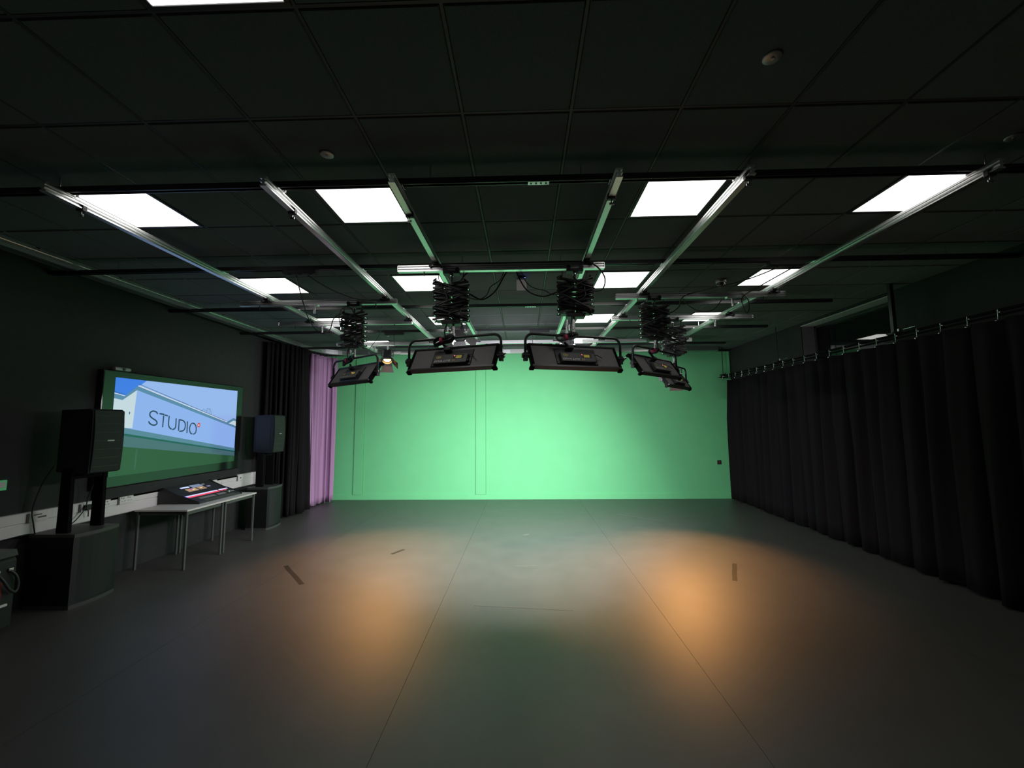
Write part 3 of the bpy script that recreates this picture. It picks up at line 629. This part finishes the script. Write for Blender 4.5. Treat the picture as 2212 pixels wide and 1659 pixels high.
# loudspeakers: column array on two posts over a subwoofer
def loudspeaker(xf, y0, y1, label, dep=.48):
    """xf: x of the front face, y0..y1 across"""
    t = thing('loudspeaker', label, 'loudspeaker', (xf, (y0+y1)/2, 0), group='pair of array loudspeakers')
    h = (y1-y0)/2
    # subwoofer: bowed front, overhanging top and foot
    def plan(d, xb, grow=0, bow=.035):
        P = [(-xb-grow, -h-grow*.3), (-.06, -h-grow)]
        for k in range(7): u = k/6; P.append((-.03+grow+bow*math.sin(math.pi*u), -h+2*h*u))
        return P+[(-.06, h+grow), (-xb-grow, h+grow*.3)]
    MB().prism(plan(0, dep), .035, .672, 'z').build('subwoofer', 'spk', t)
    MB().prism(plan(0, dep, .006), .672, .705, 'z').build('top_lip', 'lip', t)
    MB().prism(plan(0, dep, .004), 0, .035, 'z').build('foot', 'lip', t)
    b = MB(); P = [(-.026+.036*math.sin(math.pi*k/6), -h+.02+(2*h-.04)*k/6) for k in range(7)]; b.prism([(-.05, -h+.02)]+P+[(-.05, h-.02)], .06, .655, 'z'); b.build('subwoofer_grille', 'grill', t)
    for yy in (-h+.06, h-.06):
        MB().prism([(-.27, .705), (-.15, .705), (-.165, 1.34), (-.265, 1.34)], yy-.018, yy+.018, 'y').build('stand_post', 'blkm', t)
    MB().box(-.25, -.17, -h+.08, h-.08, 1.225, 1.275, .008).build('stand_bracket', 'blkm', t)
    # top cabinet: back tapers, front grille gently curved (concave)
    a = .165
    MB().prism([(-.34, 1.30), (-.04, 1.275), (-.010, 1.29), (-.005, 1.60), (-.010, 1.91), (-.04, 1.935), (-.34, 1.925)], -a, a, 'y').build('cabinet', 'spk', t)
    g = MB(); n = 14
    zs = [1.29+.63*k/n for k in range(n+1)]
    prof = [(-.004+.030*(1-((z-1.605)/.33)**2)*.6, z) for z in zs]
    g.prism([(-.03, 1.29)]+prof+[(-.03, 1.92)], -a+.012, a-.012, 'y'); gr = g.build('front_grille', 'grill', t)
    for k in range(7):
        z = 1.345+.087*k; xx = -.004+.018*(1-((z-1.605)/.33)**2)+.0005
        MB().box(xx-.004, xx+.0025, -a+.014, a-.05, z-.002, z+.002).build('grille_rib', 'groove', gr)
    MB().box(.012, .017, -.02, .052, 1.600, 1.613, .002).build('badge', 'silver', gr)
    MB().box(-.30, -.06, -a-.004, -a, 1.33, 1.88).build('side_recess', 'blk', t)
    return t
loudspeaker(-4.365, 3.99, 4.43, 'black loudspeaker on posts over a subwoofer, nearest the camera')
loudspeaker(-4.305, 6.93, 7.34, 'black loudspeaker on posts over a subwoofer, beside the black curtain', .38)
# case at the picture's left edge
t = thing('equipment_case', 'dark equipment case with a hanging cable loop at the left picture edge', 'case', (-4.66, 3.25, 0))
b = MB(); b.prism([(-.22, .06), (.22, .06), (.22, .60), (.18, .66), (-.18, .66), (-.22, .60)], -.33, .33, 'y'); b.build('body', 'spk', t)
MB().prism([(-.225, .64), (.225, .64), (.205, .69), (-.205, .69)], -.335, .335, 'y').build('lid', 'blk2', t)
MB().box(.221, .226, -.30, .24, .30, .44, .001).build('panel', 'red', t)
for k in range(2): MB().box(.226, .240, -.30, .22, .385+.05*k, .405+.05*k, .004).build('trim_bar', 'legm', t)
MB().box(.222, .240, -.32, .28, .235, .255, .003).build('edge_strip', 'wht', t)
MB().tube([(.225, .20, .52), (.26, .22, .46), (.265, .26, .38), (.26, .31, .34), (.255, .33, .40), (.25, .31, .48), (.225, .28, .53)], .011, 8).build('cable_loop', 'blk2', t)
for k in range(2): MB().box(.221, .236, .18+.09*k, .215+.09*k, .52, .545, .004).build('catch', 'chrome', t)
for sx in (-.17, .17):
    for sy in (-.26, .26): MB().cyl((sx, sy-.015, .03), (sx, sy+.015, .03), .03, n=12).build('castor', 'blk', t)
# two small tables with the vision mixer
def table(y0, y1, label):
    t = thing('table', label, 'table', (-4.475, (y0+y1)/2, 0), group='two small square tables under the display'); hx = .335; hy = (y1-y0)/2
    MB().box(-hx, hx, -hy, hy, .700, .722, .003).build('table_top', 'tabl', t)
    b = MB(); e = .03
    for (x0, x1, a, c_) in ((-hx+e, hx-e, -hy+e, -hy+e+.02), (-hx+e, hx-e, hy-e-.02, hy-e), (-hx+e, -hx+e+.02, -hy+e, hy-e), (hx-e-.02, hx-e, -hy+e, hy-e)): b.box(x0, x1, a, c_, .655, .699)
    b.build('apron', 'legm', t)
    for sx in (-1, 1):
        for sy in (-1, 1): MB().box(sx*(hx-.028)-.0125, sx*(hx-.028)+.0125, sy*(hy-.028)-.0125, sy*(hy-.028)+.0125, 0, .70, .003).build('leg', 'legm', t)
table(5.035, 5.690, 'small pale topped table nearest the camera, under the vision mixer'); table(5.692, 6.345, 'small pale topped table beside the far loudspeaker, under the vision mixer')
t = thing('vision_mixer', 'black vision mixing desk with lit keys and small screens on the tables', 'mixing desk', (-4.55, 5.82, .722))
MB().prism([(.25, 0), (.25, .028), (.04, .092), (-.03, .112), (-.25, .205), (-.275, .185), (-.285, 0)], -.41, .39, 'y').build('body', 'kdk', t)
for sy, nm in ((-.425, 'end_cheek'), (.39, 'end_cheek')):
    MB().prism([(.262, 0), (.262, .032), (.04, .098), (-.035, .120), (-.25, .215), (-.285, .195), (-.292, 0)], sy, sy+.016, 'y').build(nm, 'blk', t)
def deck(xa, za, xb, zb, u, v, h):      # a point on the sloping deck
    dx, dz = xb-xa, zb-za; L = math.hypot(dx, dz); return xa+dx*u-dz/L*-h*0+(-dz/L*-1)*0, za+dz*u+h
def keyrow(u0, u1, y0, y1, n, mname, nm, seg=((.04, .092), (.25, .028)), h=.004):
    (xa, za), (xb, zb) = seg; b = MB(); st = (y1-y0)/n
    for k in range(n):
        ya, yb_ = y0+st*k+st*.12, y0+st*(k+1)-st*.12
        x0, z0 = xa+(xb-xa)*u0, za+(zb-za)*u0; x1, z1 = xa+(xb-xa)*u1, za+(zb-za)*u1
        b.prism([(x0, z0-.001), (x0, z0+h), (x1, z1+h), (x1, z1-.001)], ya, yb_, 'y')
    b.build(nm, mname, t)
keyrow(.15, .27, -.39, .17, 24, 'kred', 'red_key_row'); keyrow(.0, .11, -.39, .17, 24, 'kwht', 'white_key_row'); keyrow(.0, .11, .20, .37, 8, 'kwht', 'white_key_row'); keyrow(.15, .27, .20, .30, 4, 'kred', 'red_key_row')
keyrow(.0, .24, -.405, -.392, 1, 'kblu', 'blue_key'); keyrow(.50, .58, -.30, -.02, 14, 'kgry', 'grey_key_row'); keyrow(.62, .70, -.30, -.02, 14, 'kgry', 'grey_key_row'); keyrow(.50, .58, .02, .18, 7, 'kgry', 'grey_key_row'); keyrow(.62, .70, .02, .18, 7, 'kgry', 'grey_key_row'); keyrow(.50, .62, .25, .37, 6, 'kgry', 'grey_key_row')
keyrow(.86, .90, -.40, .38, 1, 'legm', 'palm_rest', h=.003); keyrow(.95, .99, -.40, .38, 1, 'legm', 'front_trim', h=.003)
b = MB(); b.box(.10, .20, .205, .225, .050, .085, .004); b.build('fader_bar', 'chrome', t)
up = ((-.25, .205), (-.03, .112))
for (u0, u1, y0, y1, c_, nm) in ((.28, .40, -.22, -.08, (200, 215, 255), 'status_strip'), (.22, .52, -.05, .13, (120, 135, 160), 'menu_screen'), (.55, .86, -.20, -.03, (165, 140, 110), 'preview_screen'), (.52, .84, .0, .12, (150, 120, 105), 'program_screen'), (.28, .38, .15, .20, (110, 120, 140), 'meter_screen'), (.58, .7, .17, .23, (120, 115, 150), 'knob_screen')):
    (xa, za), (xb, zb) = up; x0, z0 = xa+(xb-xa)*u0, za+(zb-za)*u0; x1, z1 = xa+(xb-xa)*u1, za+(zb-za)*u1
    MB().prism([(x0, z0), (x0+.002, z0+.003), (x1+.002, z1+.003), (x1, z1)], y0, y1, 'y').build(nm, em(nm, c_, 1.3), t)
for (u, y, cc) in ((.66, -.13, (250, 90, 120)), (.70, -.09, (250, 230, 160)), (.62, -.11, (110, 120, 240)), (.66, .05, (240, 220, 130))):
    (xa, za), (xb, zb) = up; x0, z0 = xa+(xb-xa)*u, za+(zb-za)*u
    MB().box(x0-.012, x0+.012, y-.02, y+.02, z0+.001, z0+.0075).build('screen_blob', em('blob%d' % int(u*100+y*1000), cc, .9), t)

# ================================================================== BACK WALL AND CEILING FITTINGS
t = thing('wall_switch', 'small black switch plate low on the green wall at right', 'switch', (4.511, YB, .82))
MB().box(-.045, .045, -.012, 0, -.048, .048, .004).build('plate', 'blk2', t); MB().box(-.015, .015, -.017, -.011, -.02, .02, .003).build('rocker', 'red', t)
sp = ['flat round sprinkler cover in the ceiling, nearest the camera', 'flat round sprinkler cover in the ceiling, left of the middle', 'flat round sprinkler cover in the ceiling at the far right']
for (x, y), lb in zip(((1.189, 1.79), (-1.221, 2.392), (2.994, 2.397)), sp):
    t = thing('sprinkler', lb, 'sprinkler', (x, y, ZC), group='sprinkler covers')
    MB().lathe([(.042, .002), (.042, -.004), (.036, -.007), (.014, -.008), (0, -.008)], n=20).build('cover', 'silver', t); MB().cyl((0, 0, -.006), (0, 0, -.013), .008, n=10).build('bulb', 'chrome', t)
for (x, y), lb in zip(((2.408, 4.847), (-2.465, 7.30)), ('small dome camera on the ceiling near the right hand rails', 'small dome camera on the ceiling near the left of the green wall')):
    t = thing('dome_camera', lb, 'camera', (x, y, ZC), group='ceiling dome cameras')
    MB().lathe([(.058, 0), (.060, -.03), (.050, -.038), (0, -.038)], n=20).build('base', 'silver', t)
    MB().lathe([(.047, -.038), (.046, -.058), (.034, -.080), (.015, -.090), (0, -.092)], n=20).build('dome', 'cam', t)
t = thing('access_point', 'white square network box on the ceiling between the middle pantographs', 'network box', (0, 4.62, ZC))
MB().box(-.045, .045, -.05, .05, -.05, 0, .004).build('bracket', 'blk', t); MB().box(-.058, .058, -.075, .075, -.02, .02, .008, T(0, -.02, -.095) @ RX(-38)).build('case', 'wht2', t); MB().cyl((.04, -.062, -.035), (.04, -.05, -.035), .006, n=8).build('status_light', 'blue', t)
# socket boxes on the beams
def sbox(x, y, lb):
    t = thing('socket_box', lb, 'socket box', (x, y, ZB), group='black socket boxes on the channels')
    MB().box(-.17, .17, -.03, .03, -.05, -.001, .004).build('box', 'blk', t)
    for k in range(3): MB().cyl((-.11+.11*k, 0, -.05), (-.11+.11*k, 0, -.056), .018, n=12).build('outlet', 'blk2', t)
sbox(-2.26, 3.98, 'black socket box on the second channel at left'); sbox(2.62, 3.98, 'black socket box on the second channel at right')
sbox(-2.20, 6.86, 'black socket box on the fourth channel at left'); sbox(.30, 6.86, 'black socket box on the fourth channel in the middle'); sbox(-.08, 3.98, 'black socket box on the second channel in the middle')
# loose cables between the sockets and the lights
CB = [
 ('black cable drooping from the ceiling to the left middle pantograph', [(-.13, 3.95, 3.28), (-.17, 3.9, 3.20), (-.26, 3.86, 3.03), (-.38, 3.82, 2.94), (-.50, 3.80, 2.99), (-.60, 3.76, 3.02)], .0075),
 ('thin cable drooping beside the one to the left middle pantograph', [(-.17, 3.95, 3.28), (-.21, 3.9, 3.16), (-.30, 3.86, 3.08), (-.34, 3.84, 2.99), (-.42, 3.82, 2.94), (-.52, 3.80, 2.96)], .0045),
 ('black cable drooping from the ceiling to the right middle pantograph', [(-.05, 3.95, 3.28), (-.03, 3.9, 3.19), (.06, 3.86, 3.03), (.20, 3.82, 2.96), (.33, 3.80, 2.99), (.42, 3.78, 3.02)], .0075),
 ('thin cable drooping beside the one to the right middle pantograph', [(-.01, 3.95, 3.28), (.05, 3.9, 3.13), (.12, 3.86, 3.06), (.22, 3.82, 3.02), (.30, 3.80, 2.97), (.40, 3.78, 2.98)], .0045),
 ('black cable looping off the right end of the middle cross rail', [(.60, 3.70, 3.26), (.70, 3.69, 3.20), (.77, 3.68, 3.09), (.75, 3.68, 2.98), (.66, 3.68, 2.96), (.56, 3.68, 3.02), (.48, 3.68, 3.10)], .007),
 ('black cable falling from the second channel to the left middle pantograph', [(-.52, 3.96, 3.28), (-.55, 3.85, 3.20), (-.58, 3.74, 3.10), (-.64, 3.68, 3.06)], .007),
 ('long black cable hanging from the left socket box and looping up', [(-2.30, 3.98, 3.27), (-2.36, 4.2, 3.12), (-2.44, 4.5, 2.97), (-2.45, 4.70, 2.88), (-2.38, 4.74, 2.84), (-2.30, 4.74, 2.89), (-2.26, 4.74, 3.02), (-2.16, 4.74, 3.08), (-2.10, 4.74, 3.0)], .006),
 ('thin cable running from the left socket box to the left cross rail', [(-2.18, 3.98, 3.27), (-2.05, 4.2, 3.20), (-1.88, 4.45, 3.17), (-1.70, 4.70, 3.20)], .005),
 ('thin cable looping up beside the left pantograph', [(-2.14, 4.68, 2.9), (-2.17, 4.68, 3.05), (-2.10, 4.68, 3.15), (-2.02, 4.68, 3.12), (-1.98, 4.68, 3.02)], .005),
 ('thin cable slung under the nearer right cross rail', [(1.90, 4.74, 3.20), (1.98, 4.74, 3.10), (2.12, 4.74, 3.04), (2.26, 4.74, 3.07), (2.36, 4.74, 3.19)], .005),
 ('black cable crossing down to the nearer right pantograph', [(2.55, 3.98, 3.27), (2.3, 4.2, 3.21), (1.98, 4.66, 3.24), (1.85, 4.66, 3.17), (1.82, 4.66, 3.08), (1.72, 4.66, 3.01), (1.62, 4.66, 3.02)], .006),
 ('black cable hanging in a narrow loop over the nearer right cross rail', [(2.70, 3.98, 3.27), (2.60, 4.4, 3.22), (2.55, 4.66, 3.18), (2.56, 4.66, 3.05), (2.59, 4.66, 2.99), (2.62, 4.66, 3.05), (2.61, 4.66, 3.16), (2.57, 4.69, 3.23)], .006),
 ('thin wire hanging from the middle socket box on the fourth channel', [(.18, 6.86, 3.28), (.18, 6.87, 3.15), (.17, 6.9, 3.05)], .005),
 ('thin wire hanging from the left socket box on the fourth channel', [(-2.21, 6.86, 3.28), (-2.21, 6.90, 3.15), (-2.22, 6.95, 3.02)], .005),
 ('thin cable sagging from the left cross rails to the copper lit lamp', [(-2.05, 5.80, 3.18), (-2.2, 6.1, 3.10), (-2.5, 6.5, 2.96), (-2.62, 6.9, 2.97), (-2.55, 7.25, 3.05)], .005),
]
for lb, pts, r in CB: MB().tube(pts, r, 6, sub=6).build('rig_cable', 'cable', label=lb, category='cable', group='loose cables in the ceiling rig')
# floor tape marks
def tape(a, b, wd, mname, lb):
    a = Vector((*a, 0)); b = Vector((*b, 0)); d = (b-a); L = d.length; an = math.atan2(d.y, d.x); n = 10; R = random.Random(int(L*1000))
    vs = []; 
    for k in range(n+1):
        o = R.uniform(-.003, .003)
        for sg in (-1, 1):
            for z in (.0004, .0012): vs.append((L*k/n-L/2, sg*wd/2+o, z))
    fs = []
    for k in range(n):
        q = k*4; fs += [(q, q+4, q+5, q+1), (q+2, q+3, q+7, q+6), (q+1, q+5, q+7, q+3), (q, q+2, q+6, q+4)]
    fs += [(0, 1, 3, 2), (n*4, n*4+2, n*4+3, n*4+1)]
    MB().add(vs, fs).build('floor_tape', mname, None, tuple((a+b)/2), (0, 0, an), label=lb, category='tape', group='tape marks on the floor')
tape((-2.99, 5.22), (-2.46, 4.63), .05, 'tape', 'dark tape strip on the floor left of the orange light pool')
tape((-1.80, 5.68), (-1.69, 5.88), .05, 'tape', 'short dark tape mark at the top of the left orange light pool')
tape((2.60, 5.31), (2.32, 4.76), .05, 'tape', 'faint dark tape strip on the floor near the right curtain')
tape((-.49, 4.13), (.28, 4.05), .03, 'tapeg', 'long worn tape strip across the middle of the floor')
tape((.28, 4.05), (.45, 4.03), .035, 'tapeg', 'shiny tape end on the right of the long worn strip')
tape((-.94, 8.35), (.09, 8.60), .02, 'tapec', 'pale tape line on the floor close to the green wall, left')
tape((1.77, 8.11), (2.42, 7.54), .02, 'tapec', 'pale tape line on the floor close to the green wall, right')
tape((-.01, 6.61), (.07, 6.66), .05, 'tapec', 'tiny pale tape dot in the middle of the floor')
tape((-.12, 5.213), (.16, 5.213), .015, 'tapec', 'short pale tape line in the middle of the floor')
